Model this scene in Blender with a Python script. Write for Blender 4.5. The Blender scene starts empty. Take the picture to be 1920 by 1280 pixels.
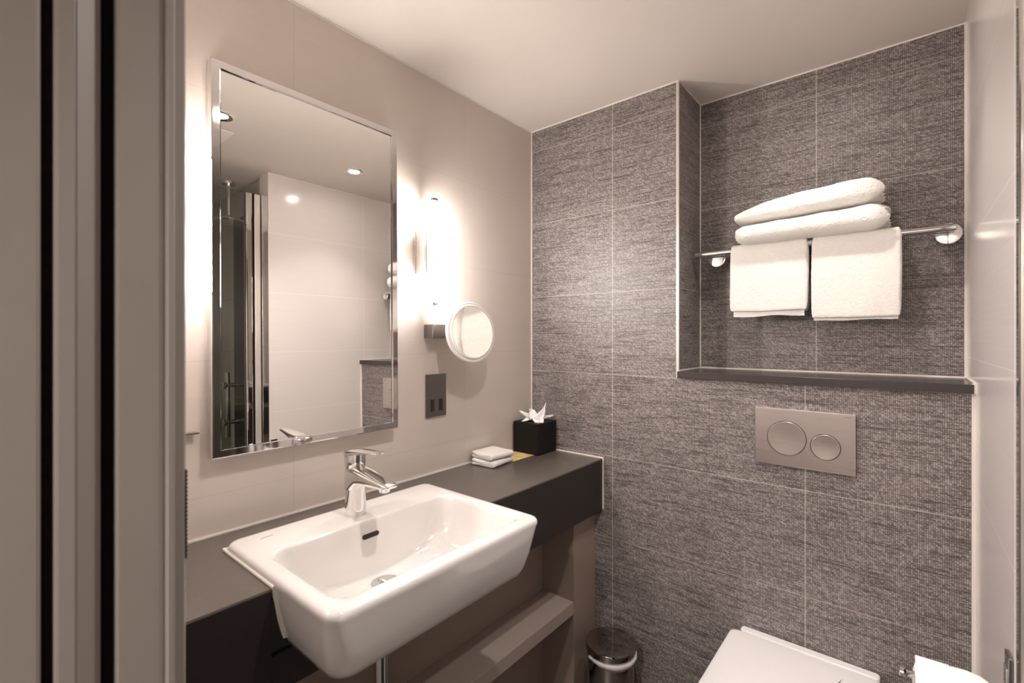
import bpy, bmesh, math, random
from mathutils import Vector, Matrix, noise
PI = math.pi
S = bpy.context.scene
COL = S.collection
random.seed(4)

# ---------------------------------------------------------------- camera, world, exposure
cam_data = bpy.data.cameras.new('camera')
cam = bpy.data.objects.new('camera', cam_data)
COL.objects.link(cam)
S.camera = cam
cam_data.sensor_width = 36
cam_data.lens = 36 * 886 / 1920
cam_data.shift_y = -6 / 1920
cam_data.clip_start = 0.05
cam.location = (1.19, -1.55, 1.29)
cam.rotation_euler = (PI / 2, 0, math.radians(39.9))
cam_data.dof.use_dof = True
cam_data.dof.focus_distance = 1.6
cam_data.dof.aperture_fstop = 4.5

world = bpy.data.worlds.new('world')
S.world = world
world.use_nodes = True
world.node_tree.nodes['Background'].inputs[0].default_value = (1, 0.94, 0.9, 1)
world.node_tree.nodes['Background'].inputs[1].default_value = 0.10
S.view_settings.view_transform = 'Standard'
S.view_settings.look = 'None'
S.view_settings.gamma = 1
S.view_settings.exposure = 1.95

CEIL = 2.14      # ceiling height
RX = 1.314       # right wall
RE = -0.518       # where the right wall ends and the shower begins
ND = 0.212       # depth of the niche
NX = 0.61        # left side of the niche
CT = 0.848       # counter top
CF = 0.330       # counter front
FW = -1.386      # inner face of the front (door) wall


# ---------------------------------------------------------------- material helpers
def mat(name):
    m = bpy.data.materials.new(name)
    m.use_nodes = True
    return m, m.node_tree.nodes, m.node_tree.links, m.node_tree.nodes['Principled BSDF']


def simple(name, col, rough=0.5, metal=0.0, nscale=0, namt=0.0, bump=0.0, bscale=200, coat=0.0, spec=None, streak=None):
    m, N, L, P = mat(name)
    P.inputs['Base Color'].default_value = (*col, 1)
    P.inputs['Roughness'].default_value = rough
    P.inputs['Metallic'].default_value = metal
    if coat:
        P.inputs['Coat Weight'].default_value = coat
        P.inputs['Coat Roughness'].default_value = 0.05
    if spec is not None:
        P.inputs['Specular IOR Level'].default_value = spec
    tc = N.new('ShaderNodeTexCoord')
    mp = N.new('ShaderNodeMapping')
    L.new(tc.outputs['Object'], mp.inputs[0])
    if streak:
        mp.inputs['Scale'].default_value = streak
    if namt:
        t = N.new('ShaderNodeTexNoise')
        t.inputs['Scale'].default_value = nscale
        t.inputs['Detail'].default_value = 4
        L.new(mp.outputs[0], t.inputs[0])
        mx = N.new('ShaderNodeMix')
        mx.data_type = 'RGBA'
        mx.inputs[6].default_value = (*[c * (1 - namt) for c in col], 1)
        mx.inputs[7].default_value = (*[min(1, c * (1 + namt)) for c in col], 1)
        L.new(t.outputs[0], mx.inputs[0])
        L.new(mx.outputs[2], P.inputs['Base Color'])
    if bump:
        t2 = N.new('ShaderNodeTexNoise')
        t2.inputs['Scale'].default_value = bscale
        t2.inputs['Detail'].default_value = 3
        L.new(mp.outputs[0], t2.inputs[0])
        b = N.new('ShaderNodeBump')
        b.inputs['Strength'].default_value = bump
        b.inputs['Distance'].default_value = 0.002
        L.new(t2.outputs[0], b.inputs['Height'])
        L.new(b.outputs[0], P.inputs['Normal'])
    return m


def nmath(N, L, op, a, b=None, c=None):
    n = N.new('ShaderNodeMath')
    n.operation = op
    for i, v in enumerate((a, b, c)):
        if v is None:
            continue
        if isinstance(v, (int, float)):
            n.inputs[i].default_value = v
        else:
            L.new(v, n.inputs[i])
    return n.outputs[0]


def grout_mask(N, L, u, v, u0, v0, du, dv, w):
    """1 on the joints of a straight grid of tiles"""
    outs = []
    for s, o, p in ((u, u0, du), (v, v0, dv)):
        f = nmath(N, L, 'FRACT', nmath(N, L, 'DIVIDE', nmath(N, L, 'SUBTRACT', s, o), p))
        d = nmath(N, L, 'MULTIPLY', nmath(N, L, 'ABSOLUTE', nmath(N, L, 'SUBTRACT', f, 0.5)), p)
        outs.append(nmath(N, L, 'GREATER_THAN', d, p / 2 - w / 2))
    return nmath(N, L, 'MAXIMUM', outs[0], outs[1])


def woven_tile(name, ucoord):
    """dark textile-look porcelain: rows of small pale stitches broken by dark streaks"""
    m, N, L, P = mat(name)
    tc = N.new('ShaderNodeTexCoord')
    sp = N.new('ShaderNodeSeparateXYZ')
    L.new(tc.outputs['Object'], sp.inputs[0])
    u = sp.outputs[ucoord]
    v = sp.outputs[2]
    cw, ch = 0.0042, 0.0030
    # slow wobble of the rows
    vs = nmath(N, L, 'DIVIDE', v, ch)
    row = nmath(N, L, 'FLOOR', vs)
    us = nmath(N, L, 'ADD', nmath(N, L, 'DIVIDE', u, cw), nmath(N, L, 'MULTIPLY', row, 0.0))
    colm = nmath(N, L, 'FLOOR', us)
    fu = nmath(N, L, 'ABSOLUTE', nmath(N, L, 'SUBTRACT', nmath(N, L, 'FRACT', us), 0.5))
    fv = nmath(N, L, 'ABSOLUTE', nmath(N, L, 'SUBTRACT', nmath(N, L, 'FRACT', vs), 0.5))
    r2 = nmath(N, L, 'SQRT', nmath(N, L, 'ADD', nmath(N, L, 'MULTIPLY', fu, fu), nmath(N, L, 'MULTIPLY', fv, fv)))
    dot = N.new('ShaderNodeMapRange')
    dot.interpolation_type = 'SMOOTHSTEP'
    L.new(r2, dot.inputs[0])
    dot.inputs[1].default_value = 0.16
    dot.inputs[2].default_value = 0.52
    dot.inputs[3].default_value = 1
    dot.inputs[4].default_value = 0
    cb = N.new('ShaderNodeCombineXYZ')
    L.new(colm, cb.inputs[0])
    L.new(row, cb.inputs[1])
    wn = N.new('ShaderNodeTexWhiteNoise')
    wn.noise_dimensions = '2D'
    L.new(cb.outputs[0], wn.inputs[0])
    cd = N.new('ShaderNodeCombineXYZ')
    L.new(nmath(N, L, 'MULTIPLY', nmath(N, L, 'SUBTRACT', colm, row), 0.13), cd.inputs[0])
    L.new(nmath(N, L, 'MULTIPLY', nmath(N, L, 'ADD', colm, row), 0.62), cd.inputs[1])
    dn_ = N.new('ShaderNodeTexNoise')
    dn_.inputs['Scale'].default_value = 1
    dn_.inputs['Detail'].default_value = 2
    L.new(cd.outputs[0], dn_.inputs[0])
    diag = N.new('ShaderNodeMapRange')
    L.new(dn_.outputs[0], diag.inputs[0])
    diag.inputs[1].default_value = 0.38
    diag.inputs[2].default_value = 0.58
    diag.inputs[3].default_value = 0.78
    diag.inputs[4].default_value = 1.06
    # streaks : long along u, thin along v
    cs = N.new('ShaderNodeCombineXYZ')
    L.new(nmath(N, L, 'MULTIPLY', u, 11), cs.inputs[0])
    L.new(nmath(N, L, 'MULTIPLY', row, 1.15), cs.inputs[1])
    sn = N.new('ShaderNodeTexNoise')
    sn.inputs['Scale'].default_value = 1
    sn.inputs['Detail'].default_value = 2
    sn.inputs['Roughness'].default_value = 0.5
    L.new(cs.outputs[0], sn.inputs[0])
    cs2 = N.new('ShaderNodeCombineXYZ')
    L.new(nmath(N, L, 'MULTIPLY', u, 4), cs2.inputs[0])
    L.new(nmath(N, L, 'MULTIPLY', v, 38), cs2.inputs[1])
    sn2 = N.new('ShaderNodeTexNoise')
    sn2.inputs['Scale'].default_value = 1
    sn2.inputs['Detail'].default_value = 2
    L.new(cs2.outputs[0], sn2.inputs[0])
    st = N.new('ShaderNodeMapRange')
    L.new(nmath(N, L, 'ADD', nmath(N, L, 'MULTIPLY', sn.outputs[0], 0.72), nmath(N, L, 'MULTIPLY', sn2.outputs[0], 0.28)), st.inputs[0])
    st.inputs[1].default_value = 0.30
    st.inputs[2].default_value = 0.52
    st.inputs[3].default_value = 0.46
    st.inputs[4].default_value = 1.0
    val = nmath(N, L, 'MULTIPLY', nmath(N, L, 'MULTIPLY_ADD', dot.outputs[0], 0.48, 0.48),
                nmath(N, L, 'MULTIPLY', st.outputs[0], nmath(N, L, 'MULTIPLY', diag.outputs[0], nmath(N, L, 'MULTIPLY_ADD', wn.outputs[0], 0.44, 0.68))))
    ramp = N.new('ShaderNodeValToRGB')
    e = ramp.color_ramp.elements
    e[0].position = 0.05
    e[0].color = (0.012, 0.009, 0.0085, 1)
    e[1].position = 0.95
    e[1].color = (0.56, 0.505, 0.475, 1)
    k = ramp.color_ramp.elements.new(0.50)
    k.color = (0.152, 0.128, 0.120, 1)
    L.new(val, ramp.inputs[0])
    g = grout_mask(N, L, u, v, 0.370, 0.565 - 0.3, 0.6, 0.298, 0.0022)
    mx = N.new('ShaderNodeMix')
    mx.data_type = 'RGBA'
    L.new(g, mx.inputs[0])
    L.new(ramp.outputs[0], mx.inputs[6])
    mx.inputs[7].default_value = (0.42, 0.37, 0.33, 1)
    L.new(mx.outputs[2], P.inputs['Base Color'])
    P.inputs['Roughness'].default_value = 0.42
    b = N.new('ShaderNodeBump')
    b.inputs['Strength'].default_value = 0.35
    b.inputs['Distance'].default_value = 0.0008
    L.new(val, b.inputs['Height'])
    L.new(b.outputs[0], P.inputs['Normal'])
    return m


def plain_tile(name, ucoord, u0, gcol, col=(0.64, 0.567, 0.515), rough=0.22, du=0.6, brush=0.03):
    m, N, L, P = mat(name)
    tc = N.new('ShaderNodeTexCoord')
    sp = N.new('ShaderNodeSeparateXYZ')
    L.new(tc.outputs['Object'], sp.inputs[0])
    u = sp.outputs[ucoord]
    v = sp.outputs[2]
    g = grout_mask(N, L, u, v, u0, 1.240 - 1.2, du, 0.30, 0.0022)
    cs = N.new('ShaderNodeCombineXYZ')
    L.new(nmath(N, L, 'MULTIPLY', u, 3), cs.inputs[0])
    L.new(nmath(N, L, 'MULTIPLY', v, 160), cs.inputs[1])
    sn = N.new('ShaderNodeTexNoise')
    sn.inputs['Scale'].default_value = 1
    sn.inputs['Detail'].default_value = 4
    L.new(cs.outputs[0], sn.inputs[0])
    m0 = N.new('ShaderNodeMix')
    m0.data_type = 'RGBA'
    L.new(sn.outputs[0], m0.inputs[0])
    m0.inputs[6].default_value = (*[c * (1 - brush) for c in col], 1)
    m0.inputs[7].default_value = (*[c * (1 + brush) for c in col], 1)
    mx = N.new('ShaderNodeMix')
    mx.data_type = 'RGBA'
    L.new(g, mx.inputs[0])
    L.new(m0.outputs[2], mx.inputs[6])
    mx.inputs[7].default_value = (*gcol, 1)
    L.new(mx.outputs[2], P.inputs['Base Color'])
    P.inputs['Roughness'].default_value = rough
    return m


M = {}
M['tile_back'] = woven_tile('woven_tile_facing_room', 0)
M['tile_side'] = woven_tile('woven_tile_return', 1)
M['tile_left'] = plain_tile('cream_tile_left', 1, -0.9876, (0.58, 0.515, 0.465))
M['tile_right'] = plain_tile('cream_tile_right', 1, 0.02 - 1.2, (0.80, 0.77, 0.72), col=(0.70, 0.645, 0.62), rough=0.16, du=1.2, brush=0.05)
M['ceil'] = simple('ceiling_paint', (0.66, 0.60, 0.55), 0.8, nscale=3, namt=0.015)
M['floor'] = plain_tile('floor_tile', 0, 0.1, (0.2, 0.18, 0.16), col=(0.10, 0.085, 0.075), rough=0.4)
M['caulk'] = simple('white_caulk', (0.80, 0.74, 0.68), 0.5, nscale=60, namt=0.04)
M['edge_trim'] = simple('pale_edge_trim', (0.66, 0.60, 0.56), 0.3, metal=0.4, nscale=30, namt=0.04)
M['apron'] = simple('shaded_counter_apron', (0.022, 0.0155, 0.0145), 0.35, nscale=60, namt=0.1)  # dark copy of the counter: the front's shade is put into its colour
M['counter'] = simple('dark_counter', (0.115, 0.097, 0.084), 0.27, nscale=260, namt=0.12)
M['laminate'] = simple('taupe_laminate', (0.27, 0.205, 0.165), 0.45, nscale=40, namt=0.03)
M['shelf_lam'] = simple('shelf_laminate', (0.34, 0.275, 0.235), 0.42, nscale=40, namt=0.03)
M['dark_shelf'] = simple('dark_shelf_stone', (0.045, 0.034, 0.033), 0.25, nscale=180, namt=0.15)
M['chrome'] = simple('polished_chrome', (0.82, 0.81, 0.80), 0.06, 1.0, nscale=20, namt=0.01)
M['dark_chrome'] = simple('black_nickel', (0.30, 0.28, 0.27), 0.16, 1.0, nscale=20, namt=0.02)
M['frame'] = simple('mirror_frame_chrome', (0.72, 0.70, 0.695), 0.045, 1.0, nscale=20, namt=0.01)
M['mirror'] = simple('mirror_glass', (0.90, 0.885, 0.86), 0.0, 1.0, nscale=2, namt=0.002)
M['ceramic'] = simple('white_ceramic', (0.735, 0.70, 0.675), 0.09, nscale=4, namt=0.01, coat=0.6)
M['plastic_white'] = simple('white_plastic', (0.80, 0.77, 0.765), 0.22, nscale=4, namt=0.01)
M['towel'] = simple('white_terry', (0.88, 0.845, 0.80), 0.95, nscale=90, namt=0.05, bump=1.0, bscale=420)
M['flannel'] = simple('white_flannel', (0.84, 0.80, 0.765), 0.95, nscale=90, namt=0.05, bump=0.8, bscale=500)
M['paper'] = simple('white_paper', (0.88, 0.85, 0.82), 0.9, nscale=20, namt=0.02)
M['black'] = simple('black_leatherette', (0.006, 0.005, 0.005), 0.5, nscale=50, namt=0.1, spec=0.25)
M['rubber'] = simple('black_seal', (0.008, 0.006, 0.006), 0.9, nscale=40, namt=0.3, spec=0.1)
M['brown_seal'] = simple('dark_brown_pile_seal', (0.022, 0.013, 0.012), 0.95, nscale=90, namt=0.4, spec=0.1)
M['hole'] = simple('dark_opening', (0.02, 0.014, 0.01), 0.7, nscale=10, namt=0.1)
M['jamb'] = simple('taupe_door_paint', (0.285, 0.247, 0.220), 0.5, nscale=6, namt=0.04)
M['jamb_dark'] = simple('taupe_door_paint_shaded_copy', (0.23, 0.195, 0.172), 0.5, nscale=6, namt=0.05)  # darker copy of the door paint, with the recess shade in its colour
M['hall'] = simple('hall_paint', (0.72, 0.66, 0.62), 0.7, nscale=6, namt=0.03)
M['shower_tile'] = plain_tile('shower_tile', 0, 0.1, (0.3, 0.26, 0.22), col=(0.45, 0.40, 0.35), rough=0.2)
M['shower_dark'] = simple('dark_shower_strip', (0.02, 0.017, 0.015), 0.2, nscale=20, namt=0.2)
M['lens'] = simple('frosted_ring', (0.86, 0.83, 0.81), 0.35, nscale=20, namt=0.01)
M['bag'] = simple('bin_liner', (0.55, 0.50, 0.50), 0.4, nscale=60, namt=0.15, bump=0.6, bscale=60)
M['binsteel'] = simple('bin_steel', (0.42, 0.38, 0.36), 0.07, 1.0, nscale=10, namt=0.02)
M['logo'] = simple('grey_logo_ink', (0.09, 0.075, 0.07), 0.6, nscale=10, namt=0.02)


def brushed(name):
    m, N, L, P = mat(name)
    P.inputs['Metallic'].default_value = 1
    tc = N.new('ShaderNodeTexCoord')
    mp = N.new('ShaderNodeMapping')
    mp.inputs['Scale'].default_value = (6, 6, 900)
    L.new(tc.outputs['Object'], mp.inputs[0])
    t = N.new('ShaderNodeTexNoise')
    t.inputs['Scale'].default_value = 1
    t.inputs['Detail'].default_value = 3
    L.new(mp.outputs[0], t.inputs[0])
    r = N.new('ShaderNodeMapRange')
    r.inputs[3].default_value = 0.22
    r.inputs[4].default_value = 0.38
    L.new(t.outputs[0], r.inputs[0])
    L.new(r.outputs[0], P.inputs['Roughness'])
    mx = N.new('ShaderNodeMix')
    mx.data_type = 'RGBA'
    mx.inputs[6].default_value = (0.60, 0.545, 0.53, 1)
    mx.inputs[7].default_value = (0.78, 0.715, 0.70, 1)
    L.new(t.outputs[0], mx.inputs[0])
    L.new(mx.outputs[2], P.inputs['Base Color'])
    P.inputs['Anisotropic'].default_value = 0.5
    return m


M['brushed'] = brushed('brushed_steel')


def gold_paper():
    m, N, L, P = mat('gold_patterned_paper')
    tc = N.new('ShaderNodeTexCoord')
    t = N.new('ShaderNodeTexNoise')
    t.inputs['Scale'].default_value = 28
    L.new(tc.outputs['Object'], t.inputs[0])
    r = N.new('ShaderNodeValToRGB')
    r.color_ramp.elements[0].position = 0.35
    r.color_ramp.elements[0].color = (0.62, 0.40, 0.13, 1)
    r.color_ramp.elements[1].position = 0.65
    r.color_ramp.elements[1].color = (0.82, 0.66, 0.34, 1)
    L.new(t.outputs[0], r.inputs[0])
    L.new(r.outputs[0], P.inputs['Base Color'])
    P.inputs['Roughness'].default_value = 0.5
    return m


M['gold'] = gold_paper()


def emission(name, col, strength):
    m, N, L, P = mat(name)
    P.inputs['Base Color'].default_value = (*col, 1)
    P.inputs['Emission Color'].default_value = (*col, 1)
    P.inputs['Emission Strength'].default_value = strength
    return m


M['tube'] = emission('lit_opal_tube', (1.0, 0.94, 0.895), 36)
M['bulb'] = emission('lit_downlight', (1.0, 0.93, 0.86), 40)


def glass():
    m, N, L, P = mat('shower_glass')
    out = N['Material Output']
    tr = N.new('ShaderNodeBsdfTransparent')
    tr.inputs[0].default_value = (0.90, 0.93, 0.91, 1)
    gl = N.new('ShaderNodeBsdfGlossy')
    gl.inputs['Roughness'].default_value = 0.01
    fr = N.new('ShaderNodeFresnel')
    fr.inputs[0].default_value = 1.45
    mx = N.new('ShaderNodeMixShader')
    L.new(fr.outputs[0], mx.inputs[0])
    L.new(tr.outputs[0], mx.inputs[1])
    L.new(gl.outputs[0], mx.inputs[2])
    L.new(mx.outputs[0], out.inputs[0])
    return m


M['glass'] = glass()


# ---------------------------------------------------------------- mesh helpers (all bmesh are written in world metres)
def box(bm, x0, x1, y0, y1, z0, z1, bev=0.0, seg=2):
    vs = [bm.verts.new((x, y, z)) for x in (x0, x1) for y in (y0, y1) for z in (z0, z1)]
    F = [bm.faces.new([vs[i] for i in q]) for q in ((0, 1, 3, 2), (4, 6, 7, 5), (0, 4, 5, 1), (2, 3, 7, 6), (0, 2, 6, 4), (1, 5, 7, 3))]
    if bev:
        es = list({e for f in F for e in f.edges})
        bmesh.ops.bevel(bm, geom=es, offset=bev, segments=seg, affect='EDGES', profile=0.5)
    return bm


def nb():
    return bmesh.new()


def B(*a, **k):
    return box(nb(), *a, **k)


def loft(bm, loops, cap0=True, cap1=True, closed=True):
    rows = [[bm.verts.new(p) for p in lp] for lp in loops]
    n = len(rows[0])
    for a, b in zip(rows, rows[1:]):
        for i in range(n if closed else n - 1):
            j = (i + 1) % n
            bm.faces.new((a[i], a[j], b[j], b[i]))
    if cap0:
        bm.faces.new(list(reversed(rows[0])))
    if cap1:
        bm.faces.new(rows[-1])
    return bm


def ring(c, r, axis='z', n=32, r2=None, ph=0.0):
    r2 = r if r2 is None else r2
    out = []
    for i in range(n):
        a = 2 * PI * i / n + ph
        p, q = r * math.cos(a), r2 * math.sin(a)
        out.append({'z': (c[0] + p, c[1] + q, c[2]), 'x': (c[0], c[1] + p, c[2] + q), 'y': (c[0] + p, c[1], c[2] + q)}[axis])
    return out


def lathe(bm, c, prof, axis='z', n=32, cap=True):
    """prof: (offset along axis, radius)"""
    i = 'xyz'.index(axis)
    loops = []
    for h, r in prof:
        cc = list(c)
        cc[i] += h
        loops.append(ring(cc, r, axis, n))
    return loft(bm, loops, cap, cap)


def tube(bm, pts, r, n=16):
    pts = [Vector(p) for p in pts]
    loops = []
    up = None
    for i, p in enumerate(pts):
        t = (pts[min(i + 1, len(pts) - 1)] - pts[max(i - 1, 0)]).normalized()
        if up is None:
            up = t.orthogonal().normalized()
        up = (up - t * up.dot(t)).normalized()
        w = t.cross(up)
        rr = r[i] if isinstance(r, (list, tuple)) else r
        loops.append([p + (up * math.cos(2 * PI * k / n) + w * math.sin(2 * PI * k / n)) * rr for k in range(n)])
    return loft(bm, loops)


def rrect(x0, x1, y0, y1, r, z, n=6):
    """rounded rectangle loop in the xy plane, counter-clockwise, 4*(n+1) points"""
    out = []
    for cx, cy, a0 in ((x1 - r, y1 - r, 0), (x0 + r, y1 - r, PI / 2), (x0 + r, y0 + r, PI), (x1 - r, y0 + r, 1.5 * PI)):
        for k in range(n + 1):
            a = a0 + PI / 2 * k / n
            out.append((cx + r * math.cos(a), cy + r * math.sin(a), z))
    return out


def obj(name, bm, m, parent=None, smooth=False, auto=None, sub=0):
    bmesh.ops.recalc_face_normals(bm, faces=bm.faces)
    me = bpy.data.meshes.new(name)
    if parent is not None:
        w = world_loc(parent)
        bmesh.ops.translate(bm, verts=bm.verts, vec=-w)
    bm.to_mesh(me)
    bm.free()
    if smooth:
        me.polygons.foreach_set('use_smooth', [True] * len(me.polygons))
    if auto is not None:
        me.polygons.foreach_set('use_smooth', [True] * len(me.polygons))
        me.set_sharp_from_angle(angle=math.radians(auto))
    me.materials.append(m)
    o = bpy.data.objects.new(name, me)
    COL.objects.link(o)
    if parent is not None:
        o.parent = parent
    if sub:
        md = o.modifiers.new('smooth', 'SUBSURF')
        md.levels = sub
        md.render_levels = sub
    return o


def world_loc(o):
    v = Vector((0, 0, 0))
    while o is not None:
        v += o.location
        o = o.parent
    return v


def thing(name, label, cat, loc, group=None):
    o = bpy.data.objects.new(name, None)
    o.empty_display_size = 0.05
    COL.objects.link(o)
    o.location = loc
    o['label'] = label
    o['category'] = cat
    if group:
        o['group'] = group
    return o


def recenter(o):
    """put a single-mesh thing's origin at the middle of its base"""
    vs = [v.co for v in o.data.vertices]
    c = Vector(((min(v.x for v in vs) + max(v.x for v in vs)) / 2, (min(v.y for v in vs) + max(v.y for v in vs)) / 2, min(v.z for v in vs)))
    o.data.transform(Matrix.Translation(-c))
    o.location = c
    return o


def tag(o, label, cat, group=None):
    recenter(o)
    o['label'] = label
    o['category'] = cat
    if group:
        o['group'] = group
    return o


def struct(name, bm, m, parent=None, **k):
    o = obj(name, bm, m, parent, **k)
    if parent is None:
        o['kind'] = 'structure'
    return o


# ---------------------------------------------------------------- the room
T = 0.10
struct('floor', B(-T, 2.30, -3.0, 0.5, -0.05, 0.0), M['floor'])
struct('ceiling', B(-T, 2.30, -3.0, 0.5, CEIL, CEIL + 0.05), M['ceil'])
struct('wall_left', B(-T, 0, FW - 0.14, 0.5, 0, CEIL), M['tile_left'])
# boxed-out wall below the niche and beside it, and the niche behind
bm = nb()
box(bm, 0, RX, 0, ND, 0, 1.160)
box(bm, 0, NX, 0.0, ND, 1.160, CEIL)
struct('wall_back', bm, M['tile_back'])
struct('wall_niche', B(0, RX, ND, ND + 0.08, 0, CEIL), M['tile_back'])
struct('wall_niche_side', B(NX - 0.02, NX + 0.0015, 0.003, ND, 1.182, CEIL), M['tile_side'])
struct('wall_right', B(RX, RX + T, RE, ND + 0.08, 0, CEIL), M['tile_right'])
# front wall around the doorway the photo is taken through
bm = nb()
box(bm, 0, 0.555, FW - 0.14, FW, 0, CEIL)
box(bm, 1.50, 2.25, FW - 0.14, FW, 0, CEIL)
box(bm, 0.555, 1.50, FW - 0.14, FW, 2.05, CEIL)
struct('wall_front', bm, M['hall'])
bm = nb()
box(bm, -T, 0, -3.0, FW - 0.14, 0, CEIL)
box(bm, 2.2, 2.3, -3.0, FW - 0.14, 0, CEIL)
box(bm, -T, 2.3, -3.1, -3.0, 0, CEIL)
struct('wall_hall', bm, M['hall'])
# shower walls
struct('wall_shower', B(RX + T, 2.25, -0.50, -0.42, 0, CEIL), M['shower_tile'])
struct('wall_shower_end', B(2.15, 2.25, FW, -0.42, 0, CEIL), M['shower_tile'])
struct('trim_9', B(1.62, 1.78, -0.512, -0.50, 0, 1.98), M['shower_dark'])

# caulk lines and edge trims
k = 0.0035
struct('trim_1', B(0, k, -k, 0, CT, CEIL), M['caulk'])
struct('trim_2', B(0, k * 0.8, FW, 0, CEIL - k, CEIL), M['caulk'])
struct('trim_3', B(0, NX, -k * 1.3, 0, CEIL - k, CEIL), M['caulk'])
bm = nb()
box(bm, NX, NX + k * 1.2, ND - k, ND, 1.182, CEIL)
box(bm, NX, RX, ND - k, ND, CEIL - k, CEIL)
box(bm, NX, NX + k, 0, ND, CEIL - k, CEIL)
box(bm, NX, RX, ND - k, ND, 1.182, 1.182 + k * 1.4)
box(bm, NX, NX + k, 0, ND, 1.182, 1.182 + k)
struct('trim_4', bm, M['caulk'])
bm = nb()
box(bm, RX - k * 1.6, RX, ND - k * 1.2, ND, 1.182, CEIL)
box(bm, RX - k, RX, RE, ND, CEIL - k, CEIL)
box(bm, RX - k, RX, 0, ND, 1.182, 1.182 + k)
struct('trim_5', bm, M['caulk'])
bm = nb()
box(bm, RX - 0.0075, RX, -0.005, 0, 0, 1.160)
box(bm, RX - 0.007, RX, -0.012, -0.004, 1.160, 1.184)
struct('trim_6', bm, M['caulk'])
struct('trim_7', B(NX - 0.006, NX + 0.0025, -0.003, 0.004, 1.160, CEIL), M['edge_trim'])
# caulk round the counter
bm = nb()
box(bm, 0, 0.004, FW, 0, CT, CT + 0.004)
box(bm, 0, CF + 0.002, -0.004, 0, CT, CT + 0.0045)
box(bm, CF, CF + 0.0035, -0.003, 0, CT - 0.185, CT + 0.0045)
struct('trim_8', bm, M['caulk'])

# stone ledge of the niche
o = obj('niche_ledge', B(NX + 0.001, RX - 0.004, -0.014, ND - 0.001, 1.1602, 1.1816, bev=0.0012), M['dark_shelf'])
tag(o, 'dark stone ledge along the bottom of the tiled niche below the towel rail', 'ledge')


# ---------------------------------------------------------------- door frame seen edge-on at the left
def strip(y0, y1, x0, x1, bev=0.003, za=0.0, zb=2.05):
    return B(x0, x1, y0, y1, za, zb, bev=bev)


dr = bpy.data.objects.new('door_1', None)
COL.objects.link(dr)
dr.location = (0.58, -1.45, 0)
dr['kind'] = 'structure'
obj('door_leaf', strip(-1.575, -1.4965, 0.557, 0.600), M['jamb'], dr)
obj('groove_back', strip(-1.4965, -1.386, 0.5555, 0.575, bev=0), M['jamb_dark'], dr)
obj('pile_seal', strip(-1.4955, -1.4885, 0.574, 0.588, bev=0.001), M['brown_seal'], dr)
obj('stop_face', strip(-1.4880, -1.4715, 0.574, 0.600), M['jamb'], dr)
bm = nb()
loft(bm, [[(0.574, -1.4725, z), (0.600, -1.4725, z), (0.590, -1.4545, z), (0.574, -1.4545, z)] for z in (0, 2.05)])
obj('stop_bevel', bm, M['jamb'], dr)
obj('rubber_seal', strip(-1.4545, -1.4435, 0.573, 0.584, bev=0.001), M['rubber'], dr)
bm = nb()
box(bm, 0.574, 0.600, -1.4435, -1.405, 0, 2.05, bev=0.0015)
obj('frame_lining', bm, M['jamb'], dr)
bm = nb()
loft(bm, [[(0.56, -1.405, z), (0.600, -1.405, z), (0.6035, -1.4025, z), (0.6035, -1.3985, z), (0.600, -1.396, z), (0.600, -1.388, z), (0.598, -1.3862, z), (0.56, -1.3862, z)] for z in (0, 2.05)])
obj('frame_bead', bm, M['jamb'], dr, auto=40)
bm = nb()
box(bm, 0.5960, 0.5990, -1.3885, -1.3852, 1.055, 1.150)
for i in range(22):
    z = 1.058 + i * 0.0042
    box(bm, 0.5965, 0.5996, -1.3880, -1.3846, z, z + 0.0018)
obj('strike_plate', bm, M['dark_chrome'], dr)
bm = nb()
box(bm, 1.49, 1.53, FW - 0.15, FW, 0, 2.05, bev=0.003)
box(bm, 0.60, 1.49, FW - 0.15, FW, 2.03, 2.06, bev=0.003)
obj('frame_far_side', bm, M['jamb'], dr)

# small bar end on the wall next to the jamb
bm = nb()
box(bm, 0.0003, 0.012, -1.245, -1.203, 1.0834, 1.0866)
box(bm, 0.012, 0.018, -1.245, -1.200, 1.0832, 1.0868, bev=0.001)
o = obj('wall_hook', bm, M['dark_chrome'], smooth=False)
tag(o, 'thin dark bar end jutting from the cream tiled wall beside the door frame', 'hook')


# ---------------------------------------------------------------- vanity: counter, panels, shelf
van = thing('vanity_unit', 'dark brown vanity counter with deep front apron and taupe panels beneath', 'vanity', (0.165, -0.65, 0))
BY0, BY1 = -1.180, -0.645      # basin left and right
bm = nb()
# top and apron, left and right of the basin cut-out, and the strip behind it
gap = 0.0022
out_ = [(0.0005, -0.0006), (0.0005, FW + 0.0006), (CF, FW + 0.0006), (CF, BY0 - gap), (0.094, BY0 - gap), (0.094, BY1 + gap), (CF, BY1 + gap), (CF, -0.0006)]
loft(bm, [[(a, b, z) for a, b in out_] for z in (CT - 0.0040, CT)])
bmesh.ops.bevel(bm, geom=[e for e in bm.edges if all(v.co.z > CT - 0.001 for v in e.verts)], offset=0.0013, segments=2, affect='EDGES')
obj('countertop', bm, M['counter'], van)
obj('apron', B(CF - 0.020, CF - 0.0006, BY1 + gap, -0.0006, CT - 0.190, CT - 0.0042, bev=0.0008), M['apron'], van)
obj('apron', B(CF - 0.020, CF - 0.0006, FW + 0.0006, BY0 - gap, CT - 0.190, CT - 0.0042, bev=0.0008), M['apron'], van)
obj('back_panel', B(0.150, 0.166, FW + 0.001, -0.150, 0.03, CT - 0.022), M['laminate'], van)
obj('upper_back_panel', B(0.02, 0.30, -0.145, -0.01, CT - 0.19, CT - 0.0205), M['laminate'], van)
bm = nb()
box(bm, 0.02, 0.300, -0.150, -0.058, 0.0, CT - 0.191, bev=0.001)
obj('side_panel', bm, M['laminate'], van)
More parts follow.
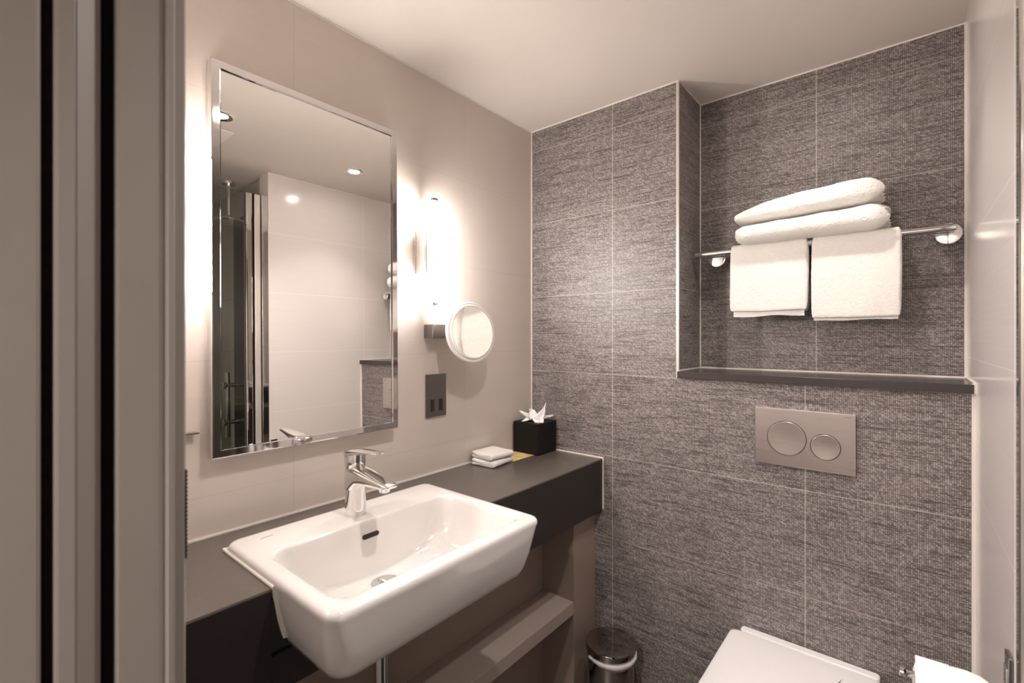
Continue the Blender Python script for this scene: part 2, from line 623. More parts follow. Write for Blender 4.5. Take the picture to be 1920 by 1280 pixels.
obj('filler_strip', B(0.02, 0.2975, -0.0565, -0.0008, 0.0, CT - 0.191, bev=0.001), M['laminate'], van)
obj('shelf', B(0.1665, 0.300, FW + 0.002, -0.1505, 0.330, 0.373, bev=0.001), M['shelf_lam'], van)

# ---------------------------------------------------------------- basin
bas = thing('washbasin', 'white rectangular semi-recessed basin set into the dark counter', 'basin', (0.31, -0.912, CT - 0.11))
x0, x1, y0, y1 = 0.102, 0.525, BY0, BY1
zr = 0.868
NN = 8
lp = []
ym = -0.9125


def orr(dx0, dx1, dy, r, z):
    return rrect(x0 + dx0, x1 - dx1, y0 + dy, y1 - dy, r, z, NN)


lp.append(orr(0.10, 0.060, 0.065, 0.035, 0.727))
lp.append(orr(0.07, 0.036, 0.037, 0.035, 0.733))
lp.append(orr(0.05, 0.025, 0.026, 0.036, 0.742))
lp.append(orr(0.035, 0.018, 0.019, 0.036, 0.757))
lp.append(orr(0.020, 0.010, 0.011, 0.034, 0.79))
lp.append(orr(0.008, 0.004, 0.004, 0.030, 0.83))
lp.append(orr(0.002, 0.001, 0.0015, 0.026, 0.850))
lp.append(orr(0.0, 0.0, 0.0, 0.024, 0.856))
lp.append(orr(0.0008, 0.0010, 0.0008, 0.024, 0.8615))
lp.append(orr(0.0035, 0.0040, 0.0035, 0.022, 0.8655))
lp.append(orr(0.0080, 0.0100, 0.0080, 0.020, 0.8678))
lp.append(orr(0.014, 0.018, 0.014, 0.018, 0.8683))


def bowl(dx0, dx1, dy, r, z):
    return rrect(x0 + dx0, x1 - dx1, y0 + dy, y1 - dy, r, z, NN)


lp.append(bowl(0.120, 0.028, 0.027, 0.034, 0.8683))
lp.append(bowl(0.1235, 0.032, 0.031, 0.036, 0.8668))
lp.append(bowl(0.1255, 0.0345, 0.034, 0.038, 0.8625))
lp.append(bowl(0.1275, 0.037, 0.038, 0.040, 0.853))
lp.append(bowl(0.1305, 0.043, 0.047, 0.044, 0.825))
lp.append(bowl(0.134, 0.050, 0.060, 0.048, 0.796))
lp.append(bowl(0.141, 0.062, 0.084, 0.056, 0.773))
lp.append(bowl(0.145, 0.075, 0.108, 0.056, 0.7610))
lp.append(bowl(0.149, 0.105, 0.150, 0.050, 0.7545))
lp.append(bowl(0.152, 0.150, 0.205, 0.040, 0.7500))
bm = nb()
DR = Vector((0.300, -0.922, 0.7455))


def to_circle(loop, rad, z):
    return [(DR.x + rad * math.cos(math.atan2(p[1] - DR.y, p[0] - DR.x)), DR.y + rad * math.sin(math.atan2(p[1] - DR.y, p[0] - DR.x)), z) for p in loop]


last = lp[-1]
lp.append(to_circle(last, 0.0345, 0.7478))
lp.append(to_circle(last, 0.0325, 0.7468))
lp.append(to_circle(last, 0.0310, 0.7420))
loft(bm, lp)
obj('basin_body', bm, M['ceramic'], bas, smooth=True)
# drain
bm = nb()
lathe(bm, (DR.x, DR.y, 0.7435), [(0, 0.0315), (0.0045, 0.0330), (0.0058, 0.0305), (0.0040, 0.0240), (0.0022, 0.0235)], n=40)
obj('drain_ring', bm, M['chrome'], bas, auto=50)
bm = nb()
lathe(bm, (DR.x, DR.y, 0.745), [(0, 0.022), (0.0005, 0.0225)], n=40)
obj('drain_gap', bm, M['hole'], bas)
bm = nb()
lathe(bm, (DR.x + 0.002, DR.y + 0.001, 0.7462), [(0, 0.010), (0.004, 0.0180), (0.0065, 0.0190), (0.0088, 0.0185), (0.0098, 0.015), (0.0102, 0.004)], n=40)
obj('drain_plug', bm, M['chrome'], bas, auto=50)
# overflow slot on the bowl's back wall
bm = nb()
pts = []
for k_ in range(24):
    a = 2 * PI * k_ / 24
    pts.append((math.cos(a) * 0.0055 + (0.0165 if math.cos(a) > 0 else -0.0165), math.sin(a) * 0.0055))
loft(bm, [[(xx, -0.917 + p, 0.832 + q) for p, q in pts] for xx in (0.220, 0.2335)])
obj('overflow_slot', bm, M['hole'], bas)
bm = nb()
p_ = [(0.0, 0.0), (0.003, 0.001), (0.0045, 0.006), (0.0050, 0.012), (0.0055, 0.018), (0.006, 0.027)]
tube(bm, [(0.150 - a * 0.8, -1.128 + b, 0.8686) for a, b in p_], 0.00028, n=6)
for dy in (0.005, 0.008, 0.011, 0.014, 0.017):
    tube(bm, [(0.1500 - dy * 0.2, -1.128 + dy, 0.8686), (0.1475 - dy * 0.2, -1.1265 + dy, 0.8686)], 0.00025, n=6)
obj('maker_mark', bm, M['logo'], bas)
# silicone bead between basin and counter
bm = nb()
w = 0.0020
box(bm, 0.097, 0.102, BY0 - w, BY1 + w, CT - 0.001, CT + 0.004)
for s, yy in ((-1, BY0), (1, BY1)):
    a, b = sorted((yy - s * 0.0030, yy + s * (w + 0.001)))
    box(bm, 0.097, CF + 0.004, a, b, CT - 0.001, CT + 0.0062, bev=0.0025)
    # down the front edge, following the basin's side
    prof = [(CT + 0.003, 0.001), (0.83, 0.004), (0.79, 0.0105), (0.765, 0.0165), (0.752, 0.0205)]
    rows = []
    for z, d in prof:
        yb = yy - s * d
        rows.append([(CF - 0.004, yb - s * 0.006, z), (CF + 0.003, yb - s * 0.006, z), (CF + 0.003, yb + s * 0.0030, z), (CF - 0.004, yb + s * 0.0030, z)])
    loft(bm, rows)
obj('silicone_bead', bm, M['caulk'], bas)
# apron pieces that follow the basin's tapering sides
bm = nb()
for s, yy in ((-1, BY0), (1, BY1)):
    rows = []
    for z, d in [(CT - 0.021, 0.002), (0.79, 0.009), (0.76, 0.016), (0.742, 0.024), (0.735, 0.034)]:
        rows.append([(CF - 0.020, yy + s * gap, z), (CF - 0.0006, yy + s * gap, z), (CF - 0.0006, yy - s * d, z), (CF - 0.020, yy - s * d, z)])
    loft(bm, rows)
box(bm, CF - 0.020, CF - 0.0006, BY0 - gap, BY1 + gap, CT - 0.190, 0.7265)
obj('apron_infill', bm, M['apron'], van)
# chrome waste pipe under the basin
bm = nb()
lathe(bm, (0.282, -0.925, 0.0), [(0.36, 0.030), (0.38, 0.031), (0.46, 0.031), (0.465, 0.018), (0.47, 0.016), (0.728, 0.016)], n=28)
tube(bm, [(0.282, -0.925, 0.44), (0.23, -0.925, 0.44), (0.167, -0.925, 0.44)], 0.014)
o = obj('waste_pipe', bm, M['chrome'], auto=40)
tag(o, 'vertical chrome waste pipe hanging below the white basin', 'pipe')

# ---------------------------------------------------------------- basin tap
tx, ty = 0.171, -0.9185
tap = thing('basin_tap', 'chrome single-lever mixer tap on the back rim of the basin', 'tap', (tx, ty, 0.8684))
bm = nb()
lathe(bm, (tx, ty, 0.8684), [(0, 0.0245), (0.004, 0.0252), (0.02, 0.0245), (0.05, 0.0236), (0.09, 0.0232), (0.112, 0.0230)], n=40)
obj('tap_body', bm, M['chrome'], tap, auto=40)


def ellring(x, zc, hw, hh, n=24, p=2.6):
    out = []
    for i in range(n):
        a = 2 * PI * i / n
        ca, sa = math.cos(a), math.sin(a)
        out.append((x, ty + hw * math.copysign(abs(ca) ** (2 / p), ca), zc + hh * math.copysign(abs(sa) ** (2 / p), sa)))
    return out


bm = nb()
sp_ = [(0.137, 0.952, 0.010, 0.026), (0.141, 0.950, 0.019, 0.034), (0.155, 0.950, 0.0248, 0.036), (0.172, 0.956, 0.0258, 0.031), (0.190, 0.9640, 0.0256, 0.0205),
       (0.215, 0.9650, 0.0248, 0.0160), (0.245, 0.9630, 0.0232, 0.0125), (0.272, 0.9610, 0.0212, 0.0098), (0.290, 0.9600, 0.0192, 0.0075), (0.302, 0.9605, 0.0165, 0.0045), (0.306, 0.9610, 0.012, 0.002)]
sp_ = [(q[0] + 0.011, *q[1:], 24, 3.4) for q in sp_]
loft(bm, [ellring(*q) for q in sp_])
obj('spout', bm, M['chrome'], tap, auto=60)
bm = nb()
lathe(bm, (0.288, ty, 0.944), [(0, 0.0085), (0.001, 0.0115), (0.004, 0.0125), (0.013, 0.0135)], n=24)
aer = obj('aerator', bm, M['chrome'], tap, auto=40)
bm = nb()
lathe(bm, (0.288, ty, 0.9425), [(0, 0.0075), (0.0018, 0.0080)], n=20)
obj('aerator_insert', bm, M['dark_chrome'], aer)
bm = nb()
lathe(bm, (tx - 0.002, ty, 0.983), [(-0.006, 0.0200), (0.0, 0.0235), (0.003, 0.0245), (0.012, 0.0252), (0.024, 0.0255), (0.030, 0.0245)], n=40)
hd = obj('handle', bm, M['chrome'], tap, auto=40)
bm = nb()
lv = [(a_ + 0.011, b_ + 0.001, c_, d_) for a_, b_, c_, d_ in [(0.133, 1.0105, 0.012, 0.006), (0.139, 1.0115, 0.020, 0.0085), (0.160, 1.0145, 0.0245, 0.0085), (0.182, 1.0180, 0.0235, 0.0065), (0.205, 1.0215, 0.0205, 0.0042),
      (0.235, 1.0250, 0.0165, 0.0030), (0.258, 1.0272, 0.0135, 0.0022), (0.264, 1.0276, 0.0090, 0.0014)]]
loft(bm, [ellring(*q) for q in lv])
obj('lever', bm, M['chrome'], hd, auto=60)

# ---------------------------------------------------------------- wall mirror
mir = thing('wall_mirror', 'large rectangular wall mirror with a narrow chrome frame above the basin', 'mirror', (0.0, -0.940, 1.02))
my0, my1, mz0, mz1 = -1.182, -0.694, 1.026, 1.902
fw = 0.0185


def frame_bm(y0, y1, z0, z1):
    bm = nb()
    prof = [(0.004, 0.0), (0.0292, 0.0), (0.0300, 0.0008), (0.0302, 0.0030), (0.0302, fw - 0.0012), (0.0296, fw - 0.0004), (0.0250, fw), (0.004, fw)]
    loops = []
    for x, i in prof:
        loops.append([(x, y0 + i, z0 + i), (x, y1 - i, z0 + i), (x, y1 - i, z1 - i), (x, y0 + i, z1 - i)])
    loft(bm, loops, False, False)
    return bm


obj('frame', frame_bm(my0, my1, mz0, mz1), M['frame'], mir)
obj('mirror_glass', B(0.020, 0.0258, my0 + fw - 0.001, my1 - fw + 0.001, mz0 + fw - 0.001, mz1 - fw + 0.001), M['mirror'], mir)
obj('backing', B(0.001, 0.0185, my0 + 0.01, my1 - 0.01, mz0 + 0.01, mz1 - 0.01), M['black'], mir)
obj('glass_edge', (lambda b: [box(b, 0.0258, 0.0268, my0 + fw, my0 + fw + 0.0015, mz0 + fw, mz1 - fw), b][1])(nb()), M['rubber'], mir)
mir.rotation_euler = (0, math.radians(-0.42), 0)
mir.location.x = 0.006


# ---------------------------------------------------------------- tube lights either side of the mirror
def copy_tree(o, parent=None):
    c = o.copy()
    COL.objects.link(c)
    c.parent = parent
    for ch in list(o.children):
        copy_tree(ch, c)
    return c


ly, lx = -0.580, 0.062
sc = thing('wall_light', 'lit opal tube wall light with chrome bracket right of the mirror', 'wall light', (0.0, ly, 1.39), 'tube lights beside the mirror')
bm = nb()
lathe(bm, (lx, ly, 1.402), [(0, 0.0125), (0.312, 0.0125)], n=28)
tb = obj('light_tube', bm, M['tube'], sc, auto=40)
for z in (1.3925, 1.7138):
    bm = nb()
    lathe(bm, (lx, ly, z), [(0, 0.0120), (0.001, 0.0132), (0.0085, 0.0132), (0.0095, 0.0120)], n=28)
    obj('end_cap', bm, M['chrome'], sc, auto=40)
obj('bracket', B(0.004, 0.040, ly - 0.022, ly + 0.022, 1.488, 1.632, bev=0.002), M['edge_trim'], sc)
bm = nb()
box(bm, 0.0405, 0.056, ly - 0.023, ly - 0.0135, 1.486, 1.634, bev=0.0025, seg=3)
box(bm, 0.0405, 0.056, ly + 0.0135, ly + 0.023, 1.486, 1.634, bev=0.0025, seg=3)
box(bm, 0.0395, 0.0475, ly - 0.021, ly + 0.021, 1.486, 1.634, bev=0.002)
obj('chrome_clip', bm, M['chrome'], sc)
obj('wall_plate', B(0.0003, 0.005, ly - 0.026, ly + 0.026, 1.492, 1.628, bev=0.002), M['chrome'], sc)
obj('back_spine', B(0.040, 0.0492, ly - 0.0075, ly + 0.0075, 1.395, 1.720, bev=0.0008), M['chrome'], sc)
sc2 = copy_tree(sc)
sc2.location.y = -1.300
sc2['label'] = 'lit opal tube wall light left of the mirror, behind the door frame'

# ---------------------------------------------------------------- shaver socket
ss = thing('shaver_socket', 'dark metal socket plate with two black slots on the cream tiled wall', 'socket', (0, -0.5205, 1.033))
obj('cover_plate', B(0.0003, 0.007, -0.563, -0.478, 1.033, 1.173, bev=0.0015), M['dark_chrome'], ss)
for a in (-0.547, -0.511):
    obj('socket_slot', B(0.006, 0.0078, a, a + 0.017, 1.052, 1.091, bev=0.0006), M['hole'], ss)

# ---------------------------------------------------------------- round magnifying mirror
vm = thing('magnifying_mirror', 'small round shaving mirror on a chrome wall arm', 'mirror', (0, -0.52, 1.30))
bm = nb()
box(bm, 0.0003, 0.045, -0.568, -0.486, 1.290, 1.334, bev=0.0015)
obj('wall_bracket', bm, M['dark_chrome'], vm)
bm = nb()
box(bm, 0.020, 0.052, -0.500, -0.452, 1.296, 1.328, bev=0.0015)
tube(bm, [(0.045, -0.462, 1.312), (0.085, -0.458, 1.312)], 0.008)
obj('swivel_arm', bm, M['chrome'], vm, auto=30)
mc = Vector((0.104, -0.452, 1.311))
TILT = Matrix.Rotation(math.radians(-6), 3, 'Z') @ Matrix.Rotation(math.radians(-5.5), 3, 'Y')


def disc_bm(prof, n=48):
    bm = nb()
    lathe(bm, (0, 0, 0), prof, 'x', n)
    bmesh.ops.rotate(bm, verts=bm.verts, cent=(0, 0, 0), matrix=TILT)
    bmesh.ops.translate(bm, verts=bm.verts, vec=mc)
    return bm


hr = obj('mirror_rim', disc_bm([(-0.022, 0.060), (-0.021, 0.090), (-0.016, 0.0975), (-0.008, 0.100), (-0.002, 0.0985), (0.0, 0.093), (-0.001, 0.090), (0.003, 0.0885), (0.0042, 0.086), (0.0036, 0.0842), (0.0, 0.084)]), M['lens'], vm, auto=50)
R_ = 2.2
prof = [(0.0008 + (0.0838 ** 2 - (0.0838 * (1 - i / 12)) ** 2) / (2 * R_) * -1 + 0.0018, 0.0838 * (1 - i / 12) + 1e-4) for i in range(13)]
bm = nb()
rows_ = [ring((h_, 0, 0), r_, 'x', 64) for h_, r_ in prof]
loft(bm, rows_, False, True)
bmesh.ops.rotate(bm, verts=bm.verts, cent=(0, 0, 0), matrix=TILT)
bmesh.ops.translate(bm, verts=bm.verts, vec=mc)
obj('mirror_face', bm, M['mirror'], vm, smooth=True)

# ---------------------------------------------------------------- things on the counter
tb_ = thing('tissue_box', 'black cube tissue box standing in the corner of the counter', 'tissue box', (0.067, -0.067, CT))
obj('box_body', B(0.008, 0.128, -0.128, -0.008, CT + 0.0012, CT + 0.119, bev=0.0015), M['black'], tb_)
bm = nb()
lathe(bm, (0.068, -0.068, CT + 0.1185), [(0, 0.030), (0.0012, 0.030)], n=24)
obj('box_opening', bm, M['hole'], tb_)
# crumpled tissue: spiky folded petals
bm = nb()
zt = CT + 0.119


def petal(pts, steps=7):
    """pts: list of (left, right) edges from root to tip"""
    vs = []
    for i, (a, b) in enumerate(pts):
        a = Vector(a)
        b = Vector(b)
        row = []
        for j in range(steps):
            t = j / (steps - 1)
            p = a.lerp(b, t)
            d = (b - a).length
            p += Vector((0.25, -0.25, 0.5)) * d * 0.32 * math.sin(t * PI * 2) * (0.6 if i else 0.25)
            p += Vector((0, 0, -0.25)) * d * 0.4 * math.sin(t * PI)
            row.append(bm.verts.new(p))
        vs.append(row)
    for r0, r1 in zip(vs, vs[1:]):
        for j in range(steps - 1):
            bm.faces.new((r0[j], r0[j + 1], r1[j + 1], r1[j]))


cx_, cy_ = 0.068, -0.068
W = lambda dx, dy, dz: (cx_ + dx, cy_ + dy, zt + dz)
petal([(W(-.02, -.01, 0), W(.0, .02, 0)), (W(-.028, -.022, .012), W(-.008, .004, .02)), (W(-.035, -.035, .026), W(-.022, -.025, .032)), (W(-.042, -.046, .040), W(-.040, -.043, .041))])
petal([(W(-.02, .0, 0), W(.012, .015, 0)), (W(-.028, .002, .02), W(.005, .012, .024)), (W(-.026, -.004, .036), W(-.004, .004, .040)), (W(-.020, -.012, .046), W(-.012, -.010, .048))])
petal([(W(-.01, -.018, 0), W(.03, .0, 0)), (W(-.004, -.02, .014), W(.034, .014, .016)), (W(.014, -.004, .028), W(.036, .020, .034)), (W(.028, .016, .050), W(.034, .022, .056)), (W(.034, .024, .068), W(.036, .026, .070))])
petal([(W(-.02, -.018, 0), W(.01, -.012, 0)), (W(-.022, -.03, .012), W(.008, -.028, .012)), (W(-.025, -.040, .006), W(-.004, -.046, .006)), (W(-.028, -.050, .002), W(-.020, -.052, .002))])
petal([(W(-.005, -.018, .0), W(.03, .0, .0)), (W(.006, -.028, .016), W(.042, -.006, .018)), (W(.020, -.038, .008), W(.052, -.012, .010)), (W(.034, -.044, .001), W(.056, -.020, .002))])
petal([(W(.0, .005, 0), W(.02, .02, 0)), (W(.012, .012, .018), W(.034, .03, .012)), (W(.030, .030, .020), W(.045, .042, .014)), (W(.050, .050, .022), W(.054, .052, .020))])
petal([(W(-.015, -.015, 0), W(.018, -.005, 0)), (W(-.018, -.018, .02), W(.014, -.004, .022)), (W(-.014, -.016, .034), W(.008, -.002, .030)), (W(-.006, -.010, .044), W(.000, -.006, .042))])
o = obj('tissue', bm, M['paper'], tb_, smooth=True)
md = o.modifiers.new('thickness', 'SOLIDIFY')
md.thickness = 0.0006
o['label'] = 'crumpled white tissue sticking up out of the box'

bm = nb()
loft(bm, [[(0.004, -0.30, z), (0.105, -0.270, z), (0.108, -0.085, z), (0.012, -0.080, z)] for z in (CT + 0.0001, CT + 0.0009)])
o = obj('paper_sheet', bm, M['gold'])
tag(o, 'gold patterned paper sheet lying under the folded cloths and tissue box', 'paper')


def serpentine(layers, depth, t, gapt, n=10):
    """centre line of a folded cloth in (u, w): folded back and forth, u along depth, w up"""
    pts = []
    r = (t + gapt) / 2
    for k_ in range(layers):
        z = k_ * (t + gapt)
        a, b = (0, depth) if k_ % 2 == 0 else (depth, 0)
        for i in range(n + 1):
            pts.append((a + (b - a) * i / n, z))
        if k_ < layers - 1:
            s = 1 if k_ % 2 == 0 else -1
            for i in range(1, 6):
                aa = -PI / 2 + PI * i / 6
                pts.append((b + s * r * math.cos(aa), z + r + r * math.sin(aa)))
    return pts


def sweep_cloth(path, t, L, fn, ns=16, wob=0.002, seed=0, rnd=0.006):
    """thick ribbon following path (u, w), swept along length L; fn(u, s, w) -> world"""
    bm = nb()
    n = len(path)
    loops = []
    for si in range(ns + 1):
        q = si / ns
        s = L * (0.5 - 0.5 * math.cos(PI * q)) * 0.35 + L * q * 0.65
        e = min(s, L - s)
        sh = 1 - max(0, (rnd - e) / rnd) ** 2 * 0.22 if rnd else 1
        up, dn = [], []
        for i, (u, w_) in enumerate(path):
            a = path[max(i - 1, 0)]
            b = path[min(i + 1, n - 1)]
            d = Vector((b[0] - a[0], b[1] - a[1])).normalized()
            nn = Vector((-d.y, d.x))
            nz = noise.noise(Vector((u * 22 + seed, s * 22, w_ * 40 + seed))) * wob
            h = t / 2 * sh
            up.append((u + nn.x * h + nn.x * nz, w_ + nn.y * h + nn.y * nz))
            dn.append((u - nn.x * h + nn.x * nz, w_ - nn.y * h + nn.y * nz))
        sq = s + noise.noise(Vector((si * 0.7, seed, 1))) * 0 
        loops.append([fn(a, sq, b) for a, b in up + dn[::-1]])
    loft(bm, loops)
    return bm


# two face cloths folded and stacked
for j, (lb, dz, rot, dx, dy) in enumerate((('white folded face cloth on the gold paper, lower of the stacked pair', 0.0, 0.10, 0, 0), ('white folded face cloth lying on top of the stacked pair', 0.0232, -0.06, -0.001, 0.002))):
    t = 0.0098
    base = CT + 0.001 + t / 2 + dz + 0.0008

    def fn(u, s, w_, rot=rot, base=base, dx=dx, dy=dy):
        X, Y = u - 0.049, s - 0.058
        c, s_ = math.cos(rot), math.sin(rot)
        return (0.064 + dx + X * c - Y * s_, -0.312 + dy + X * s_ + Y * c, base + w_ - max(0, abs(Y) - 0.042) * 0.06)
    path = [(0.088 - u, w_) for u, w_ in serpentine(2, 0.094, t, 0.0012)]
    path = [(0.082 - p[0] + 0.004, p[1]) for p in path]
    bm = sweep_cloth(path, t, 0.116, fn, ns=16, wob=0.0016, seed=3 + j * 5)
    o = obj('face_cloth', bm, M['flannel'], smooth=True, sub=1)
    tag(o, lb, 'towel', 'face cloths on the counter')

def fuzz(o, size, strength, lv=2):
    tx_ = bpy.data.textures.new('terry', 'CLOUDS')
    tx_.noise_scale = size
    tx_.noise_depth = 1
    for m_ in list(o.modifiers):
        o.modifiers.remove(m_)
    md = o.modifiers.new('smooth', 'SUBSURF')
    md.levels = lv
    md.render_levels = lv
    md = o.modifiers.new('terry', 'DISPLACE')
    md.texture = tx_
    md.strength = strength
    md.mid_level = 0.5


# ---------------------------------------------------------------- niche: towel rail and towels
rail = thing('towel_rail', 'chrome towel rail on two round posts across the tiled niche', 'towel rail', (0.965, ND, 1.54))
RY, RZ, RR = 0.125, 1.578, 0.0095
bm = nb()
lathe(bm, (0.622, RY, RZ), [(0, 0.0065), (0.001, 0.0095), (0.665, 0.0095), (0.667, 0.0065)], 'x', n=24)
obj('bar', bm, M['chrome'], rail, auto=40)
for px_, zz in ((0.690, 1.562), (1.2735, 1.566)):
    bm = nb()
    lathe(bm, (px_, ND - 0.0002, zz), [(-0.070, 0.0250), (-0.0695, 0.0272), (-0.060, 0.0272), (-0.058, 0.025), (-0.030, 0.021), (-0.012, 0.0225), (-0.004, 0.0272), (0, 0.0272)], 'y', n=40)
    obj('post', bm, M['chrome'], rail, auto=40)


def hung(name, x0_, x1_, zf, zb, seed, flare=0.0):
    """towel folded over the bar: front flap, over, back flap; made of two folded layers"""
    t = 0.0075
    out = []
    # profile in (y, z): front bottom -> over the bar -> back bottom
    r = RR + t / 2 + 0.0012
    path = []
    for i in range(15):
        q = i / 14
        z = zf + (RZ - 0.012 - zf) * q
        path.append((RY - r - 0.0035 * math.sin(q * PI) - 0.004 * (1 - q), z))
    for i in range(1, 10):
        a = PI - PI * i / 10
        path.append((RY + r * math.cos(a), RZ + r * math.sin(a)))
    for i in range(12):
        q = i / 11
        z = RZ - 0.004 - (RZ - 0.004 - zb) * q
        path.append((RY + r + 0.003 * q, z))

    def mk(path, x0_, x1_, t, seed, wobx):
        bm = nb()
        loops = []
        ns = 22
        n = len(path)
        for si in range(ns + 1):
            q = si / ns
            e = min(q, 1 - q) * (x1_ - x0_)
            h = t / 2 * (1 - max(0, (0.004 - e) / 0.004) ** 2 * 0.5)
            up, dn = [], []
            for i, (y, z) in enumerate(path):
                a, b = path[max(i - 1, 0)], path[min(i + 1, n - 1)]
                d = Vector((b[0] - a[0], b[1] - a[1])).normalized()
                nn = Vector((-d.y, d.x))
                down = max(0, min(1, (RZ - z) / 0.2))
                x = x0_ + (x1_ - x0_) * q
                nz = noise.noise(Vector((x * 16 + seed, z * 7, 0.3))) * 0.006 * down if i < 15 else noise.noise(Vector((x * 10 + seed, z * 6, 5))) * 0.002 * down
                xx = x + (q - 0.5) * flare * down + noise.noise(Vector((z * 14, seed, q * 2))) * wobx
                for lst, s in ((up, 1), (dn, -1)):
                    lst.append((xx, y + nn.x * h * s + min(0, nz), z + nn.y * h * s + (noise.noise(Vector((x * 9, seed, 2))) * 0.004 if i in (0, n - 1) else 0)))
            loops.append(up + dn[::-1])
        loft(bm, loops)
        return bm
    return mk(path, x0_, x1_, t, seed, 0.0018), path


bm, path = hung('hand_towel', 0.740, 0.962, 1.375, 1.372, 1.3, 0.002)
o = obj('hand_towel', bm, M['towel'], smooth=True, sub=1)
bm2, _ = hung('hand_towel', 0.968, 1.180, 1.350, 1.352, 7.7, 0.0)
o2 = obj('hand_towel', bm2, M['towel'], smooth=True, sub=1)
tag(o, 'white hand towel folded over the rail, the left of the two hanging ones', 'towel', 'hand towels hanging on the rail')
tag(o2, 'white hand towel folded over the rail, the right of the two hanging ones', 'towel', 'hand towels hanging on the rail')

# inner layers that peep out below the front flap
for par, (xa, xb, z0_, z1_, yy) in ((o, (0.752, 0.952, 1.360, 1.46, RY - 0.0125)), (o2, (0.976, 1.172, 1.343, 1.44, RY - 0.0120))):
    bm = nb()
    loops = []
    for i in range(13):
        q = i / 12
        x = xa + (xb - xa) * q
        dz = noise.noise(Vector((x * 12, 3, 1))) * 0.005
        loops.append([(x, yy - 0.002, z0_ + dz), (x, yy + 0.002, z0_ + dz + 0.001), (x, yy + 0.002, z1_), (x, yy - 0.002, z1_)])
    loft(bm, loops)
    obj('inner_layer', bm, M['towel'], par, smooth=False)

# two bath towels folded in long loose rolls stacked on the rail
def bath_towel(name, zc, hl, hr, x0_, x1_, y0_, y1_, seed, curve, taper=0.030):
    """cross-section in (y, z): a flat spiral with rounded nose to the room; returns bm"""
    bm = nb()
    ns = 40
    n = 44
    loops = []
    for si in range(ns + 1):
        q = si / ns
        x = x0_ + (x1_ - x0_) * q
        h = hl + (hr - hl) * q + 0.004 * noise.noise(Vector((q * 5, seed, 0)))
        e = min(x - x0_, x1_ - x)
        le = 0.030 if x1_ - x < 0.1 else taper
        sh = 1 - (0.30 if le == 0.030 else 0.42) * max(0, 1 - e / le) ** (2.2 if le == 0.030 else 1.3)
        lobe = max(0, 1 - (x1_ - x) / 0.035)
        yc = (y0_ + y1_) / 2
        hy = (y1_ - y0_) / 2
        row = []
        for i in range(n):
            a = 2 * PI * i / n
            ca, sa = math.cos(a), math.sin(a)
            p = 3.2
            y = yc + hy * sh ** 0.5 * math.copysign(abs(ca) ** (2 / p), ca)
            z = zc(q) + h / 2 + h / 2 * sh * math.copysign(abs(sa) ** (2 / 2.6), sa)
            if sa > 0:
                z += curve(q)
            nz = noise.noise(Vector((x * 9 + seed, y * 12, z * 14))) * 0.0035 + noise.noise(Vector((x * 30, y * 30 + seed, z * 30))) * 0.0012
            nz -= lobe * 0.005 * (0.5 + 0.5 * math.cos(5 * a + seed))
            row.append((x + 0.006 * lobe * math.cos(3 * a + seed), y + nz * ca, z + nz * sa))
        loops.append(row)
    loft(bm, loops, False, False)
    # spiral-folded ends : concentric inset rings pushed in and out like fold edges
    for row_i, s in ((0, 1), (-1, -1)):
        base = loops[row_i]
        c = Vector(base[0])
        c = sum((Vector(p) for p in base), Vector()) / len(base)
        prev = [Vector(p) for p in base]
        seq = [(0.86, -0.004), (0.78, 0.004), (0.70, 0.005), (0.62, -0.003), (0.54, -0.003), (0.46, 0.004), (0.36, 0.004), (0.28, -0.002), (0.18, -0.002), (0.08, 0.002)]
        rings = [prev]
        for f, off in seq:
            rings.append([Vector((c.x + (s * off) + (p.x - c.x) * 1.0, c.y + (p.y - c.y) * (1 - (1 - f) * 0.55), c.z + (p.z - c.z) * f)) for p in prev])
        loft(bm, rings, False, True)
    bmesh.ops.remove_doubles(bm, verts=bm.verts, dist=0.00005)
    return bm


ZT = RZ + RR + 0.0095
low = bath_towel('bath_towel', lambda q: ZT - 0.0065, 0.059, 0.073, 0.770, 1.147, 0.052, 0.205, 2.0, lambda q: 0.0)
o = obj('bath_towel', low, M['towel'], smooth=True, sub=1)
tag(o, 'white folded bath towel resting on the rail, the lower of the stacked two', 'towel', 'bath towels stacked on the rail')
upb = bath_towel('bath_towel', lambda q: ZT + 0.0550 + 0.014 * q, 0.046, 0.072, 0.766, 1.135, 0.052, 0.203, 9.0, lambda q: 0.010 * math.sin(min(1, q + 0.001) * PI) ** 0.7 if q < 1 else 0.0, 0.085)
o = obj('bath_towel', upb, M['towel'], smooth=True, sub=1)
tag(o, 'white folded bath towel on top of the stack on the rail, its right end thicker', 'towel', 'bath towels stacked on the rail')

for o in [q for q in COL.objects if q.name.startswith(('hand_towel', 'bath_towel'))]:
    fuzz(o, 0.0038, 0.0024, 3 if o.name.startswith('bath') else 2)

